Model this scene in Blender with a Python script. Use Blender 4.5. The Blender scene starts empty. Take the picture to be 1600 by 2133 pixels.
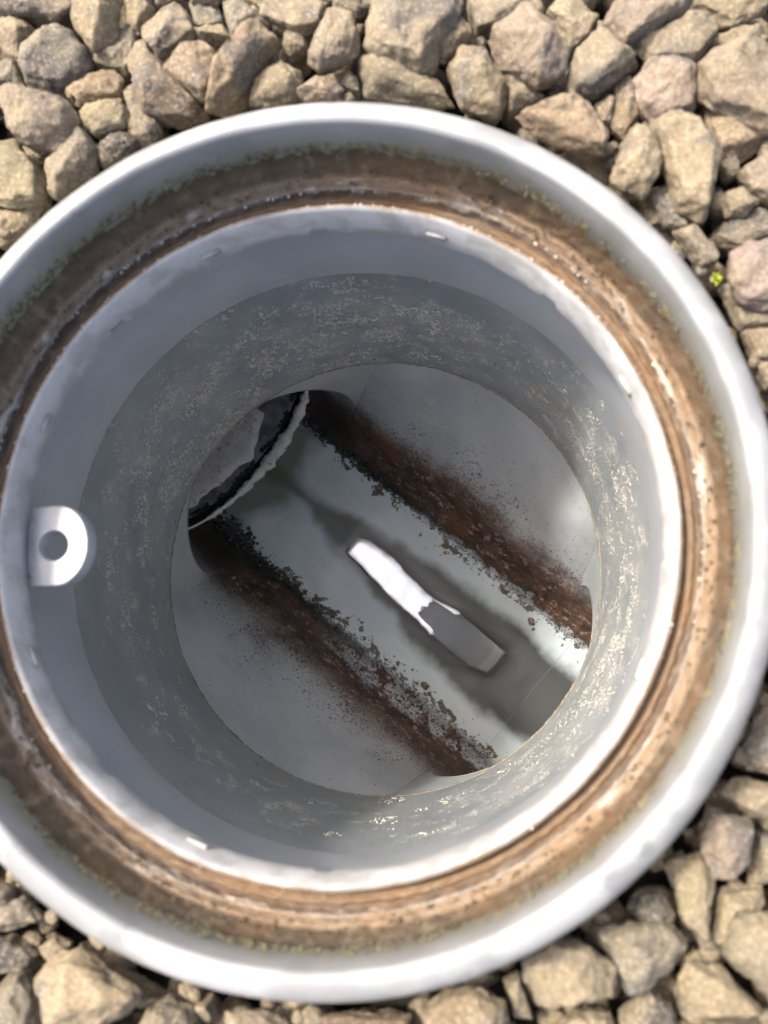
import bpy, bmesh, math, random
from mathutils import Vector, Matrix, noise
random.seed(7)
sc = bpy.context.scene
C = sc.collection
R = math.radians

# ------------------------------------------------------------------ camera, sky, sun, exposure
F_PX, NAD = 1600.0, (949.0, 1320.0)
up = Vector((-(NAD[0]-800), NAD[1]-1066.5, F_PX)).normalized()      # world Z seen in camera axes
wx = Vector((1, 0, 0)); wx = (wx-up*wx.dot(up)).normalized(); wy = up.cross(wx)
MC = Matrix((wx, wy, up))            # rows = world axes in camera axes -> camera-to-world rotation
CAM = Vector((.0442, -.0374, .456))
cd = bpy.data.cameras.new('camera'); cam = bpy.data.objects.new('camera', cd); C.objects.link(cam)
cam.matrix_world = Matrix.Translation(CAM) @ MC.to_4x4()
cd.sensor_fit = 'HORIZONTAL'; cd.sensor_width = 36; cd.lens = 36
cd.clip_start = .01; cd.clip_end = 200
cd.dof.use_dof = True; cd.dof.focus_distance = .47; cd.dof.aperture_fstop = 11
sc.camera = cam

SUN_AZ, SUN_EL = R(150), R(56.5)       # direction to the sun, measured from +X towards +Y
w = bpy.data.worlds.new('World'); sc.world = w; w.use_nodes = True
nt = w.node_tree; bg = nt.nodes['Background']
sky = nt.nodes.new('ShaderNodeTexSky'); sky.sky_type = 'NISHITA'; sky.sun_disc = False
sky.sun_elevation = SUN_EL; sky.sun_rotation = R(90)-SUN_AZ
sky.air_density = .8; sky.dust_density = 6; sky.ozone_density = .3
nt.links.new(sky.outputs[0], bg.inputs[0]); bg.inputs[1].default_value = .15
sd = bpy.data.lights.new('sun', 'SUN'); sun = bpy.data.objects.new('sun', sd); C.objects.link(sun)
sd.energy = 2.1; sd.angle = R(4.5); sd.color = (1, .95, .87)
sv = Vector((math.cos(SUN_AZ)*math.cos(SUN_EL), math.sin(SUN_AZ)*math.cos(SUN_EL), math.sin(SUN_EL)))
sun.rotation_euler = sv.to_track_quat('Z', 'Y').to_euler(); sun.location = sv*2
sc.view_settings.view_transform = 'Standard'; sc.view_settings.look = 'None'
sc.view_settings.exposure = 1.5; sc.view_settings.gamma = 1
sc.cycles.max_bounces = 12; sc.cycles.diffuse_bounces = 8; sc.cycles.transparent_max_bounces = 12
sc.cycles.sample_clamp_indirect = 4

# ------------------------------------------------------------------ helpers
def ray_to(px, py, z):               # photo pixel -> point on the level z
    d = MC @ Vector(((px-800)/F_PX, -(py-1066.5)/F_PX, -1))
    return CAM + d*((z-CAM.z)/d.z)
def link(name, me, mat=None, parent=None, smooth=True, **kw):
    o = bpy.data.objects.new(name, me); C.objects.link(o)
    if mat: me.materials.append(mat)
    if smooth:
        for p in me.polygons: p.use_smooth = True
    if parent: o.parent = parent
    for k, v in kw.items(): o[k] = v
    return o
def mesh(name, vs, fs):
    me = bpy.data.meshes.new(name); me.from_pydata([tuple(v) for v in vs], [], fs); me.update(); return me
def from_bm(name, bm):
    me = bpy.data.meshes.new(name); bm.to_mesh(me); bm.free(); return me
def sharp(me, ang=35):
    me.set_sharp_from_angle(angle=R(ang))
def thing(name, label, cat, loc=(0, 0, 0), rotz=0, group=None):
    o = bpy.data.objects.new(name, None); C.objects.link(o); o.location = loc; o.rotation_euler = (0, 0, rotz)
    o.empty_display_size = .02; o['label'] = label; o['category'] = cat
    if group: o['group'] = group
    return o
def fbm(p, o=4): return noise.fractal(p, 1.0, 2.0, o)
def lathe(name, prof, mat, parent, seg=256, wob=0, wfreq=90, zfun=None, closed=True, ang=35):
    vs, fs = [], []; n = len(prof)
    for i in range(seg):
        a = 2*math.pi*i/seg; ca, sa = math.cos(a), math.sin(a)
        for j, (r, z) in enumerate(prof):
            if zfun: z = zfun(j, a, z)
            if wob:
                q = Vector((ca*r, sa*r, z))*wfreq
                r2 = r+wob*fbm(q); z = z+wob*fbm(q+Vector((31, 7, 3)))
            else: r2 = r
            vs.append((ca*r2, sa*r2, z))
    m = n if closed else n-1
    for i in range(seg):
        i2 = (i+1) % seg
        for j in range(m):
            j2 = (j+1) % n
            fs.append((i*n+j, i2*n+j, i2*n+j2, i*n+j2))
    me = mesh(name, vs, fs)
    o = link(name, me, mat, parent); sharp(me, ang); return o

# ------------------------------------------------------------------ node helpers
class NT:
    def __init__(s, name):
        s.m = bpy.data.materials.new(name); s.m.use_nodes = True; s.t = s.m.node_tree
        s.b = s.t.nodes['Principled BSDF']; s.out = s.t.nodes['Material Output']
        s.obj = s.n('ShaderNodeTexCoord').outputs['Object']
    def n(s, typ, **kw):
        x = s.t.nodes.new(typ)
        for k, v in kw.items(): setattr(x, k, v)
        return x
    def put(s, sock, v):
        if isinstance(v, (int, float)): sock.default_value = v
        elif isinstance(v, tuple):
            sock.default_value = v if len(sock.default_value) == len(v) else tuple(v)+(1,)
        else: s.t.links.new(v, sock)
    def math(s, op, a, b=0, c=0, clamp=False):
        x = s.n('ShaderNodeMath', operation=op, use_clamp=clamp)
        s.put(x.inputs[0], a); s.put(x.inputs[1], b)
        if op in ('MULTIPLY_ADD', 'SMOOTH_MIN', 'WRAP'): s.put(x.inputs[2], c)
        return x.outputs[0]
    def noise(s, scale, detail=4, rough=.55, vec=None, dist=0, out='Fac'):
        x = s.n('ShaderNodeTexNoise'); s.put(x.inputs['Scale'], scale); x.inputs['Detail'].default_value = detail
        x.inputs['Roughness'].default_value = rough; x.inputs['Distortion'].default_value = dist
        s.put(x.inputs['Vector'], vec or s.obj); return x.outputs[out]
    def vor(s, scale, vec=None, feature='F1', out='Distance', rnd=1):
        x = s.n('ShaderNodeTexVoronoi', feature=feature); x.inputs['Scale'].default_value = scale
        x.inputs['Randomness'].default_value = rnd
        s.put(x.inputs['Vector'], vec or s.obj); return x.outputs[out]
    def ramp(s, fac, stops, interp='LINEAR'):
        x = s.n('ShaderNodeValToRGB'); x.color_ramp.interpolation = interp
        e = x.color_ramp.elements
        while len(e) > 1: e.remove(e[-1])
        for i, (p, c) in enumerate(stops):
            el = e[0] if i == 0 else e.new(p)
            el.position = p; el.color = tuple(c)+(1,) if isinstance(c, tuple) else (c, c, c, 1)
        s.put(x.inputs[0], fac); return x.outputs[0]
    def map(s, v, a, b, c=0, d=1, smooth=True):
        x = s.n('ShaderNodeMapRange'); x.interpolation_type = 'SMOOTHSTEP' if smooth else 'LINEAR'
        s.put(x.inputs[0], v)
        for i, q in enumerate((a, b, c, d)): s.put(x.inputs[1+i], q)
        return x.outputs[0]
    def mix(s, f, a, b, blend='MIX'):
        x = s.n('ShaderNodeMix', data_type='RGBA', blend_type=blend)
        s.put(x.inputs[0], f); s.put(x.inputs[6], a); s.put(x.inputs[7], b); return x.outputs[2]
    def sep(s, v=None):
        x = s.n('ShaderNodeSeparateXYZ'); s.put(x.inputs[0], v or s.obj); return x.outputs
    def comb(s, x_, y_, z_):
        x = s.n('ShaderNodeCombineXYZ'); s.put(x.inputs[0], x_); s.put(x.inputs[1], y_); s.put(x.inputs[2], z_); return x.outputs[0]
    def vmul(s, v, k):
        x = s.n('ShaderNodeVectorMath', operation='MULTIPLY'); s.put(x.inputs[0], v); x.inputs[1].default_value = k; return x.outputs[0]
    def bump(s, h, strength=.5, dist=.001, nrm=None):
        x = s.n('ShaderNodeBump'); x.inputs['Strength'].default_value = strength; x.inputs['Distance'].default_value = dist
        s.put(x.inputs['Height'], h)
        if nrm: s.put(x.inputs['Normal'], nrm)
        return x.outputs[0]
    def fin(s, col=None, rough=None, nrm=None, spec=None, **kw):
        if col is not None: s.put(s.b.inputs['Base Color'], col)
        if rough is not None: s.put(s.b.inputs['Roughness'], rough)
        if nrm is not None: s.put(s.b.inputs['Normal'], nrm)
        if spec is not None: s.put(s.b.inputs['Specular IOR Level'], spec)
        for k, v in kw.items(): s.put(s.b.inputs[k.replace('_', ' ')], v)
        return s.m

# --- weathered white rim plastic
def mat_white():
    t = NT('white_weathered_pvc')
    big = t.noise(55, 3, .5); mid = t.noise(240, 4, .6); cells = t.vor(75, out='Distance')
    c = t.mix(t.map(big, .38, .62), (.225, .227, .222), (.29, .292, .286))
    c = t.mix(t.math('MULTIPLY', t.map(cells, .12, .34, 1, 0), t.map(mid, .42, .56)), c, (.185, .185, .18))
    c = t.mix(t.map(t.noise(28, 2, .5), .50, .58, 0, .6), c, (.38, .38, .375))
    c = t.mix(t.map(t.vor(60, out='Distance', rnd=1), .0, .16, .45, 0), c, (.22, .22, .215))
    rr = t.math('SQRT', t.math('ADD', t.math('POWER', t.sep()[0], 2), t.math('POWER', t.sep()[1], 2)))
    # grime creeping up the inner wall from the silt
    gr = t.math('MULTIPLY', t.map(t.math('ADD', t.sep()[2], t.math('MULTIPLY', t.noise(130, 5), .012)), .2205, .229, 1, 0), t.map(rr, .1316, .1322, 1, 0))
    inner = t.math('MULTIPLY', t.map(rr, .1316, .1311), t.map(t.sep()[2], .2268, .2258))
    c = t.mix(t.math('MULTIPLY', inner, .6), c, (.21, .21, .20))  # inner wall greyed all round, its shade put into the colour
    c = t.mix(t.math('MULTIPLY', gr, .55), c, (.20, .19, .135))
    dirt = t.map(t.noise(420, 5, .7), .62, .70)
    c = t.mix(t.math('MULTIPLY', dirt, .5), c, (.22, .18, .13))
    scr = t.math('ABSOLUTE', t.math('SUBTRACT', t.noise(1, 3, .5, t.comb(t.math('MULTIPLY', rr, 1400), t.math('MULTIPLY', t.sep()[0], 40), t.math('MULTIPLY', t.sep()[1], 40))), .5))
    c = t.mix(t.math('MULTIPLY', t.map(scr, .0, .02, 1, 0), .18), c, (.25, .24, .22))
    mud = t.math('MULTIPLY', t.map(t.noise(85, 5, .75), .66, .71), .7)
    c = t.mix(mud, c, (.16, .12, .08))
    return t.fin(c, t.map(big, .3, .7, .30, .5), t.bump(t.noise(160, 4), .35, .0006))
M_WHITE = mat_white()

def mat_silt():
    t = NT('silt_covered_seat')
    x, y, z = t.sep()
    r = t.math('SQRT', t.math('ADD', t.math('MULTIPLY', x, x), t.math('MULTIPLY', y, y)))
    streak = t.comb(t.math('MULTIPLY', t.math('DIVIDE', x, r), 22), t.math('MULTIPLY', t.math('DIVIDE', y, r), 22), t.math('MULTIPLY', r, 900))
    n1 = t.noise(1, 5, .6, streak); n2 = t.noise(220, 5, .65); n3 = t.noise(26, 3, .5)
    fine = t.noise(900, 3, .7)
    rd = t.math('ADD', r, t.math('MULTIPLY', t.math('SUBTRACT', n2, .5), .0013))
    rd = t.math('ADD', rd, t.math('MULTIPLY', t.math('SUBTRACT', n3, .5), .0012))
    k = t.map(rd, .1190, .1320, 0, 1, False)
    c = t.ramp(k, [(0, (0.590, 0.467, 0.340)), (.04, (0.352, 0.260, 0.170)), (.10, (0.141, 0.096, 0.063)), (.20, (0.105, 0.071, 0.047)), (.30, (0.211, 0.144, 0.092)), (.45, (0.225, 0.157, 0.102)),
                   (.54, (0.141, 0.103, 0.073)), (.60, (0.120, 0.092, 0.073)), (.635, (0.338, 0.295, 0.236)), (.68, (0.268, 0.199, 0.131)), (.76, (0.302, 0.220, 0.144)), (.83, (0.168, 0.121, 0.078)), (1, (0.105, 0.077, 0.049))])
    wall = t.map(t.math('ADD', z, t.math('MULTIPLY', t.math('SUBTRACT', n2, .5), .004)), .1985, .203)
    c = t.mix(wall, c, t.mix(t.map(z, .205, .212), (0.120, 0.088, 0.056), (0.070, 0.055, 0.036)))  # wall band painted dark brown, its shade put into the silt colour
    c = t.mix(t.map(t.math('ADD', z, t.math('MULTIPLY', t.math('SUBTRACT', n2, .5), .004)), .2115, .2135), c, (0.238, 0.227, 0.131))
    c = t.mix(t.map(n1, .50, .68, 0, .55), c, t.mix(.5, c, (.42, .34, .25)))
    c = t.mix(t.map(n1, .48, .32, 0, .5), c, t.mix(.6, c, (.05, .035, .025)))
    rusty = t.map(t.math('ADD', t.noise(34, 3), t.math('MULTIPLY', x, .9)), .46, .62)
    c = t.mix(t.math('MULTIPLY', rusty, .55), c, t.mix(.45, c, (.26, .14, .06)))
    c = t.mix(t.map(fine, .3, .7, .0, .45), c, t.mix(.5, c, (.02, .015, .01)))
    # bare white plastic showing in broken streaks along the ridge
    bare = t.math('MULTIPLY', t.map(t.noise(1, 4, .6, t.comb(t.math('MULTIPLY', t.math('DIVIDE', x, r), 7), t.math('MULTIPLY', t.math('DIVIDE', y, r), 7), t.math('MULTIPLY', r, 480))), .55, .63),
                  t.math('MULTIPLY', t.map(rd, .1262, .1270), t.map(rd, .1284, .1294, 1, 0)))
    c = t.mix(t.math('MULTIPLY', bare, t.map(fine, .3, .55, .35, 1)), c, (.50, .45, .38))
    return t.fin(c, .75, t.bump(t.math('ADD', n2, t.math('MULTIPLY', fine, .5)), .8, .0012), .25)
M_SILT = mat_silt()

def mat_collar():
    t = NT('collar_pvc')
    x, y, z = t.sep()
    r = t.math('SQRT', t.math('ADD', t.math('MULTIPLY', x, x), t.math('MULTIPLY', y, y)))
    n = t.noise(260, 5, .65); n3 = t.noise(40, 3)
    c = t.mix(t.map(t.noise(90, 4), .4, .65), (.40, .40, .395), (.29, .29, .28))
    edge = t.map(t.math('ADD', r, t.math('MULTIPLY', t.math('SUBTRACT', n, .5), .004)), .1176, .1192)
    c = t.mix(t.math('MULTIPLY', edge, t.map(n3, .35, .6, .35, 1)), c, (.24, .165, .105))
    spk = t.map(t.noise(520, 4, .7), .55, .66)
    c = t.mix(t.math('MULTIPLY', spk, .5), c, (.36, .28, .20))
    c = t.mix(t.math('MULTIPLY', t.map(z, .186, .1815), t.map(t.noise(55, 4), .4, .6, .15, .7)), c, (.20, .19, .165))
    return t.fin(c, .38, t.bump(n, .3, .0006))
M_COLLAR = mat_collar()

GREY = (.235, .26, .285)
def crust_nodes(t, dens):
    """lime and silt crust: squiggly pale flakes; returns (mask, height)"""
    warp = t.noise(420, 3, .6, out='Color')
    wv = t.n('ShaderNodeVectorMath', operation='SCALE'); t.put(wv.inputs[0], warp); wv.inputs['Scale'].default_value = .004
    ad = t.n('ShaderNodeVectorMath', operation='ADD'); t.put(ad.inputs[0], t.obj); t.put(ad.inputs[1], wv.outputs[0])
    ridge = t.math('ABSOLUTE', t.math('SUBTRACT', t.noise(400, 3, .65, ad.outputs[0]), .5))
    line = t.map(ridge, .010, .070, 1, 0)
    grain = t.map(t.noise(1100, 2, .6), .42, .54)
    patch = t.math('ADD', t.noise(38, 4, .62), dens)
    m = t.math('MULTIPLY', t.math('MULTIPLY', line, grain), t.map(patch, .49, .60))
    clus = t.map(t.noise(80, 4, .7), .52, .62, .0, 1)
    m = t.math('MULTIPLY', m, clus)
    m2 = t.math('MULTIPLY', t.math('MULTIPLY', t.map(t.noise(1300, 2, .5), .62, .68), t.map(patch, .44, .7)), t.map(clus, 0, 1, .35, 1))
    return t.math('MAXIMUM', m, m2), patch
def mat_riser():
    t = NT('grey_riser_pvc')
    x, y, z = t.sep()
    # the crust is thickest half way down and on the right-hand side
    dens = t.math('ADD', t.math('MULTIPLY', t.map(z, -.01, .04), t.map(z, .080, .126, .19, -.06)), t.math('MULTIPLY', x, .6))
    dens = t.math('ADD', dens, t.map(t.math('ADD', t.math('MULTIPLY', x, .5), t.math('MULTIPLY', y, .85)), -.11, -.03, -.10, 0))
    m, patch = crust_nodes(t, dens)
    base = t.mix(t.map(t.noise(30, 4, .6), .35, .65), (.205, .226, .238), (.27, .29, .302))
    base = t.mix(t.math('MULTIPLY', t.map(t.math('ADD', x, y), -.05, -.17), .35), base, (.23, .25, .24))
    wash = t.math('MULTIPLY', t.map(patch, .50, .85), .26)
    c = t.mix(wash, base, (.42, .41, .37))
    c = t.mix(m, c, (.80, .76, .65))
    spot = t.math('MULTIPLY', t.map(t.noise(150, 3), .68, .73), t.map(z, .0, .12, 1, .2))
    c = t.mix(spot, c, (.10, .075, .05))
    seam = t.math('MULTIPLY', t.map(t.math('ADD', z, t.math('MULTIPLY', t.noise(300, 4), .003)), .0022, .0034, 1, 0), t.map(t.noise(160, 4), .38, .5))
    c = t.mix(seam, c, (.40, .33, .22))
    return t.fin(c, t.math('ADD', .36, t.math('MULTIPLY', m, .3)), t.bump(t.math('ADD', m, t.math('MULTIPLY', t.noise(240, 4), .5)), .6, .0010), .5)
M_RISER = mat_riser()
def mat_sleeve():
    t = NT('smooth_grey_sleeve_pvc')
    x, y, z = t.sep()
    c = t.mix(t.map(t.noise(26, 4), .35, .65), (.31, .325, .338), (.36, .375, .385))
    c = t.mix(t.math('MULTIPLY', t.map(t.noise(170, 3), .66, .7), t.map(t.noise(30, 2), .45, .6)), c, (.42, .35, .26))
    c = t.mix(t.math('MULTIPLY', t.map(z, .129, .1275), t.map(t.noise(140, 4), .42, .5)), c, (.50, .46, .38))
    return t.fin(c, .36, t.bump(t.noise(120, 4), .2, .0006))
M_SLEEVE = mat_sleeve()
def mat_lug():
    t = NT('pale_lug_pvc')
    c = t.mix(t.map(t.noise(120, 4), .4, .65), (.28, .29, .30), (.33, .34, .35))
    x, y, z = t.sep()
    c = t.mix(t.math('MULTIPLY', t.map(x, -.006, -.011), t.map(t.noise(260, 4), .35, .6, .3, .9)), c, (.17, .16, .14))
    c = t.mix(t.math('MULTIPLY', t.map(t.noise(500, 4, .7), .60, .68), .6), c, (.25, .22, .18))
    return t.fin(c, .35, t.bump(t.noise(200, 3), .2, .0005))
M_LUG = mat_lug()

# base: local x runs along the channel, local y across it
WL = -.1352; ZC = -.076; RA = .080
def mat_base():
    t = NT('stained_grey_base_pvc')
    v, u, z = t.sep()
    au = t.math('ABSOLUTE', u)
    a2 = t.vmul(t.obj, (120, 210, 210))
    sn = t.noise(1, 6, .66, a2); n1 = t.noise(95, 6, .68); n2 = t.noise(420, 4, .7); nb = t.noise(24, 4, .55)
    base = t.mix(t.map(nb, .35, .65), (.33, .35, .36), (.40, .42, .43))
    # lime speckle towards the drum wall
    m, patch = crust_nodes(t, t.math('ADD', t.math('MULTIPLY', t.map(v, -.03, .1), .07), -.02))
    base = t.mix(t.math('MULTIPLY', m, .45), base, (.60, .56, .46))
    base = t.mix(t.map(z, WL+.001, WL-.002), base, t.mix(t.map(nb, .35, .65), (.49, .54, .565), (.57, .61, .63)))
    # depth below water: colour of the channel bed
    h = t.math('ADD', z, t.math('MULTIPLY', t.math('SUBTRACT', n1, .5), .020))
    h = t.math('ADD', h, t.math('MULTIPLY', t.math('SUBTRACT', t.noise(17, 2, .5), .5), t.map(z, WL, WL+.012, 0, .045)))
    h = t.math('ADD', h, t.math('MULTIPLY', t.math('SUBTRACT', sn, .5), .010))
    # brown film from the waterline up the flank
    up_end = t.mix(t.map(u, -.01, .01), (-.088, -.088, -.088), (-.096, -.096, -.096))
    film = t.math('MULTIPLY', t.map(h, WL+.001, WL+.0035), t.map(h, -.112, -.077, 1, 0))
    brown = t.mix(t.map(n1, .38, .62), (.026, .015, .011), (.095, .052, .034))
    brown = t.mix(t.math('MULTIPLY', t.map(sn, .54, .61), t.map(n2, .40, .56)), brown, (.32, .22, .165))
    brown = t.mix(t.map(nb, .56, .66), brown, (.13, .05, .022))
    brown = t.mix(t.map(t.math('ADD', v, t.math('MULTIPLY', nb, .06)), -.055, -.095), brown, (.012, .009, .007))
    # paler worn stretch low on the near flank
    wear = t.math('MULTIPLY', t.map(u, -.005, -.02), t.map(v, -.05, .03))
    low = t.map(h, -.117, -.123)
    gap = t.math('MULTIPLY', t.math('MULTIPLY', wear, low), t.map(t.math('ADD', t.math('MULTIPLY', n1, .7), t.math('MULTIPLY', n2, .3)), .50, .56, 1, 0))
    film = t.math('MULTIPLY', film, t.math('SUBTRACT', 1, gap))
    near = t.map(u, .01, -.01)
    soft = t.math('MULTIPLY', t.map(h, WL+.002, WL+.006), t.map(h, -.105, t.math('ADD', -.072, t.math('MULTIPLY', near, .018)), 1, 0))
    soft = t.math('MULTIPLY', soft, t.math('SUBTRACT', 1, t.math('MULTIPLY', gap, .8)))
    grain = t.map(t.math('ADD', t.noise(620, 4, .75), t.math('MULTIPLY', soft, .22)), .56, .64)
    c = t.mix(t.math('MULTIPLY', soft, t.math('ADD', t.math('MULTIPLY', grain, .6), t.map(n1, .35, .7, .02, .28))), base, (.13, .08, .052))
    c = t.mix(film, c, brown)
    # black slime right at the waterline
    sl = t.math('MULTIPLY', t.map(h, WL-.0022, WL-.0002), t.map(h, WL+.003, WL+.009, 1, 0))
    sl = t.math('MULTIPLY', sl, t.map(v, -.06, .06, 1, .35))
    c = t.mix(sl, c, (.010, .011, .008))
    # dark specks scattered over the benching
    spk = t.math('ADD', t.noise(520, 4, .75), t.map(h, -.115, -.03, .085, -.035))
    spk = t.math('ADD', spk, t.map(t.noise(45, 3), .35, .65, -.03, .03))
    sp = t.map(spk, .615, .65)
    c = t.mix(t.math('MULTIPLY', sp, t.map(h, WL, WL+.004)), c, (.05, .025, .015))
    # speckles of scum just under the edge of the water
    us = t.math('MULTIPLY', t.map(t.math('ADD', n1, t.math('MULTIPLY', t.map(h, WL-.010, WL), .18)), .66, .69), t.map(h, WL, WL-.001))
    c = t.mix(t.math('MULTIPLY', us, t.map(au, .030, .040)), c, (.10, .065, .03))
    # dark water reflection painted grey down the bed; olive far end darkened for shade
    hw = t.map(v, -.11, .06, .006, .033); hw2 = t.math('ADD', hw, t.math('MULTIPLY', t.math('SUBTRACT', nb, .5), .030))
    cen = t.math('SUBTRACT', u, t.map(v, -.13, .10, .006, .003))
    dist = t.math('SUBTRACT', t.math('ABSOLUTE', cen), hw2)
    silt = t.math('MULTIPLY', t.map(dist, -.006, .006, 1, 0), t.map(z, WL, WL-.004))  # mask of the painted dark water reflection, not of silt
    c = t.mix(t.math('MULTIPLY', silt, .96), c, t.mix(t.map(v, -.05, .12), (.11, .105, .088), (.026, .0245, .0235)))
    ol = t.math('MULTIPLY', t.map(t.math('ADD', v, t.math('MULTIPLY', nb, .05)), -.106, -.084, 1, 0), t.map(z, WL, WL-.003))
    c = t.mix(t.math('MULTIPLY', ol, .8), c, (.125, .13, .075))
    hgt = t.math('ADD', t.math('MULTIPLY', film, t.math('ADD', n1, n2)), t.math('MULTIPLY', t.math('MULTIPLY', m, t.map(z, WL, WL+.01)), .4))
    return t.fin(c, t.map(film, 0, 1, .38, .42), t.bump(t.math('ADD', hgt, t.math('MULTIPLY', sl, t.noise(600, 3))), .8, .0013), .5)
M_BASE = mat_base()
def mat_plain(name, col, rough=.5, spec=.5, nscale=200, var=.25, bs=.4, bd=.0008):
    t = NT(name); dk = tuple(q*(1-var) for q in col)
    c = t.mix(t.map(t.noise(nscale, 5, .6), .35, .65), dk, col)
    return t.fin(c, rough, t.bump(t.noise(nscale*2, 4), bs, bd), spec)
M_SEAL = NT('pale_sealant')
def _():
    t = M_SEAL; c = t.mix(t.map(t.noise(130, 4), .35, .6), (.78, .75, .72), (.90, .87, .84))
    pit = t.math('MULTIPLY', t.map(t.noise(360, 3), .59, .64), t.map(t.noise(60, 2), .44, .55))
    c = t.mix(pit, c, (.05, .045, .04))
    return t.fin(c, .28, t.bump(t.math('SUBTRACT', t.noise(180, 4), pit), .6, .0012))
M_SEAL = _()
M_DARKGAP = mat_plain('black_slime', (.035, .038, .036), .2, .6, 260, .5)
M_PIPE = mat_plain('wet_grey_pipe', (.28, .30, .315), .22, .5, 90, .5)
M_MOSS = mat_plain('moss_and_algae', (.19, .175, .10), .9, .1, 500, .5)
M_CRUMB = mat_plain('silt_crumbs', (.17, .12, .07), .85, .2, 700, .6)
M_FLAKE = mat_plain('lime_flakes', (.66, .62, .52), .6, .3, 700, .3)
M_DROP = mat_plain('brown_slime_blob', (.16, .10, .06), .08, .8, 300, .5, .2)
M_SLIME = mat_plain('black_green_slime', (.012, .015, .010), .12, .7, 400, .5)
M_LINE = mat_plain('pale_mould_line', (.25, .255, .25), .4, .5, 200, .3)

# added strip painted as a water reflection: bright sky white, darker half brown-grey
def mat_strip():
    t = NT('painted_water_reflection')
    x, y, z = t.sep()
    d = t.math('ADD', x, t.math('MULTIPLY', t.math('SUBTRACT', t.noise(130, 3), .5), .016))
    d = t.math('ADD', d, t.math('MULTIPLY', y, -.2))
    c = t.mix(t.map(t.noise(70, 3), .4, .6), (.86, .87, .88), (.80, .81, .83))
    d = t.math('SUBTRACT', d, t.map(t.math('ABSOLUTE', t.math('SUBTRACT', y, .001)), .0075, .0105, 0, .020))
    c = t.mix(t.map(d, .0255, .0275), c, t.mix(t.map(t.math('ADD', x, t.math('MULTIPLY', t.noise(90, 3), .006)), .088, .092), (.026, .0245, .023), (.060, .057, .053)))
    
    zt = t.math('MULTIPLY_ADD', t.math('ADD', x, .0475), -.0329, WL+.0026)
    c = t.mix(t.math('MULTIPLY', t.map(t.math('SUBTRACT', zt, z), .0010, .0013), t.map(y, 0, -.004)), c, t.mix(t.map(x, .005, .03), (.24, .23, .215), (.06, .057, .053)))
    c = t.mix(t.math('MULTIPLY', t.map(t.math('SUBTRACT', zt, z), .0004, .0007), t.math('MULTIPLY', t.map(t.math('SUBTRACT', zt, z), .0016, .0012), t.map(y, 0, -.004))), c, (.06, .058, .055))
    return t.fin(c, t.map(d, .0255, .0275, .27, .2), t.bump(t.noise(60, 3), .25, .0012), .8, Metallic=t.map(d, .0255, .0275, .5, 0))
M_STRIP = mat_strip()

def mat_water():
    t = NT('clear_channel_water'); nt_ = t.t
    v, u, z = t.sep()
    bmp = t.bump(t.noise(30, 3, .5), .12, .002)
    gl = t.n('ShaderNodeBsdfGlossy'); gl.inputs['Roughness'].default_value = .03; t.put(gl.inputs['Normal'], bmp)
    tr = t.n('ShaderNodeBsdfTransparent'); tr.inputs[0].default_value = (.97, .985, .98, 1)
    df = t.n('ShaderNodeBsdfDiffuse'); df.inputs[0].default_value = (.50, .54, .55, 1)
    m0 = t.n('ShaderNodeMixShader'); m0.inputs[0].default_value = .025
    nt_.links.new(tr.outputs[0], m0.inputs[1]); nt_.links.new(df.outputs[0], m0.inputs[2])
    fr = t.n('ShaderNodeFresnel'); fr.inputs['IOR'].default_value = 1.18; t.put(fr.inputs['Normal'], bmp)
    m1 = t.n('ShaderNodeMixShader'); nt_.links.new(fr.outputs[0], m1.inputs[0])
    nt_.links.new(m0.outputs[0], m1.inputs[1]); nt_.links.new(gl.outputs[0], m1.inputs[2])
    nt_.links.new(m1.outputs[0], t.out.inputs[0]); nt_.nodes.remove(t.b); return t.m
M_WATER = mat_water()

def mat_stone():
    t = NT('crushed_sandstone')
    oi = t.n('ShaderNodeObjectInfo'); col = oi.outputs['Color']; rnd = oi.outputs['Random']
    off = t.n('ShaderNodeVectorMath', operation='ADD'); t.put(off.inputs[0], t.obj)
    t.put(off.inputs[1], t.comb(t.math('MULTIPLY', rnd, 7), t.math('MULTIPLY', rnd, 13), 0)); P = off.outputs[0]
    big = t.noise(42, 4, .6, P); mid = t.noise(150, 5, .68, P); fine = t.noise(700, 4, .7, P)
    c = t.mix(t.map(big, .42, .6), col, t.mix(.5, col, (.26, .208, .126)))
    c = t.mix(t.math('MULTIPLY', t.map(t.noise(33, 3, .6, t.vmul(P, (1, 1.3, .8))), .56, .62), .7), c, (.105, .095, .085))
    c = t.mix(t.map(mid, .52, .70, 0, .45), c, t.mix(.6, c, (.36, .31, .22)))
    c = t.mix(t.map(mid, .48, .32, 0, .55), c, (.13, .10, .068))
    c = t.mix(t.math('MULTIPLY', t.map(fine, .52, .64), .6), c, (.38, .32, .225))
    c = t.mix(t.math('MULTIPLY', t.map(fine, .46, .34), .6), c, (.10, .078, .052))
    return t.fin(c, .85, t.bump(t.math('ADD', mid, t.math('MULTIPLY', fine, .55)), .75, .0018), .25)
M_STONE = mat_stone()
M_SOIL = mat_plain('dark_damp_soil', (.022, .018, .013), .9, .2, 300, .6)
M_SOCKET = mat_plain('grey_chamber_body', (.16, .17, .18), .5, .4, 100, .3)

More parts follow.
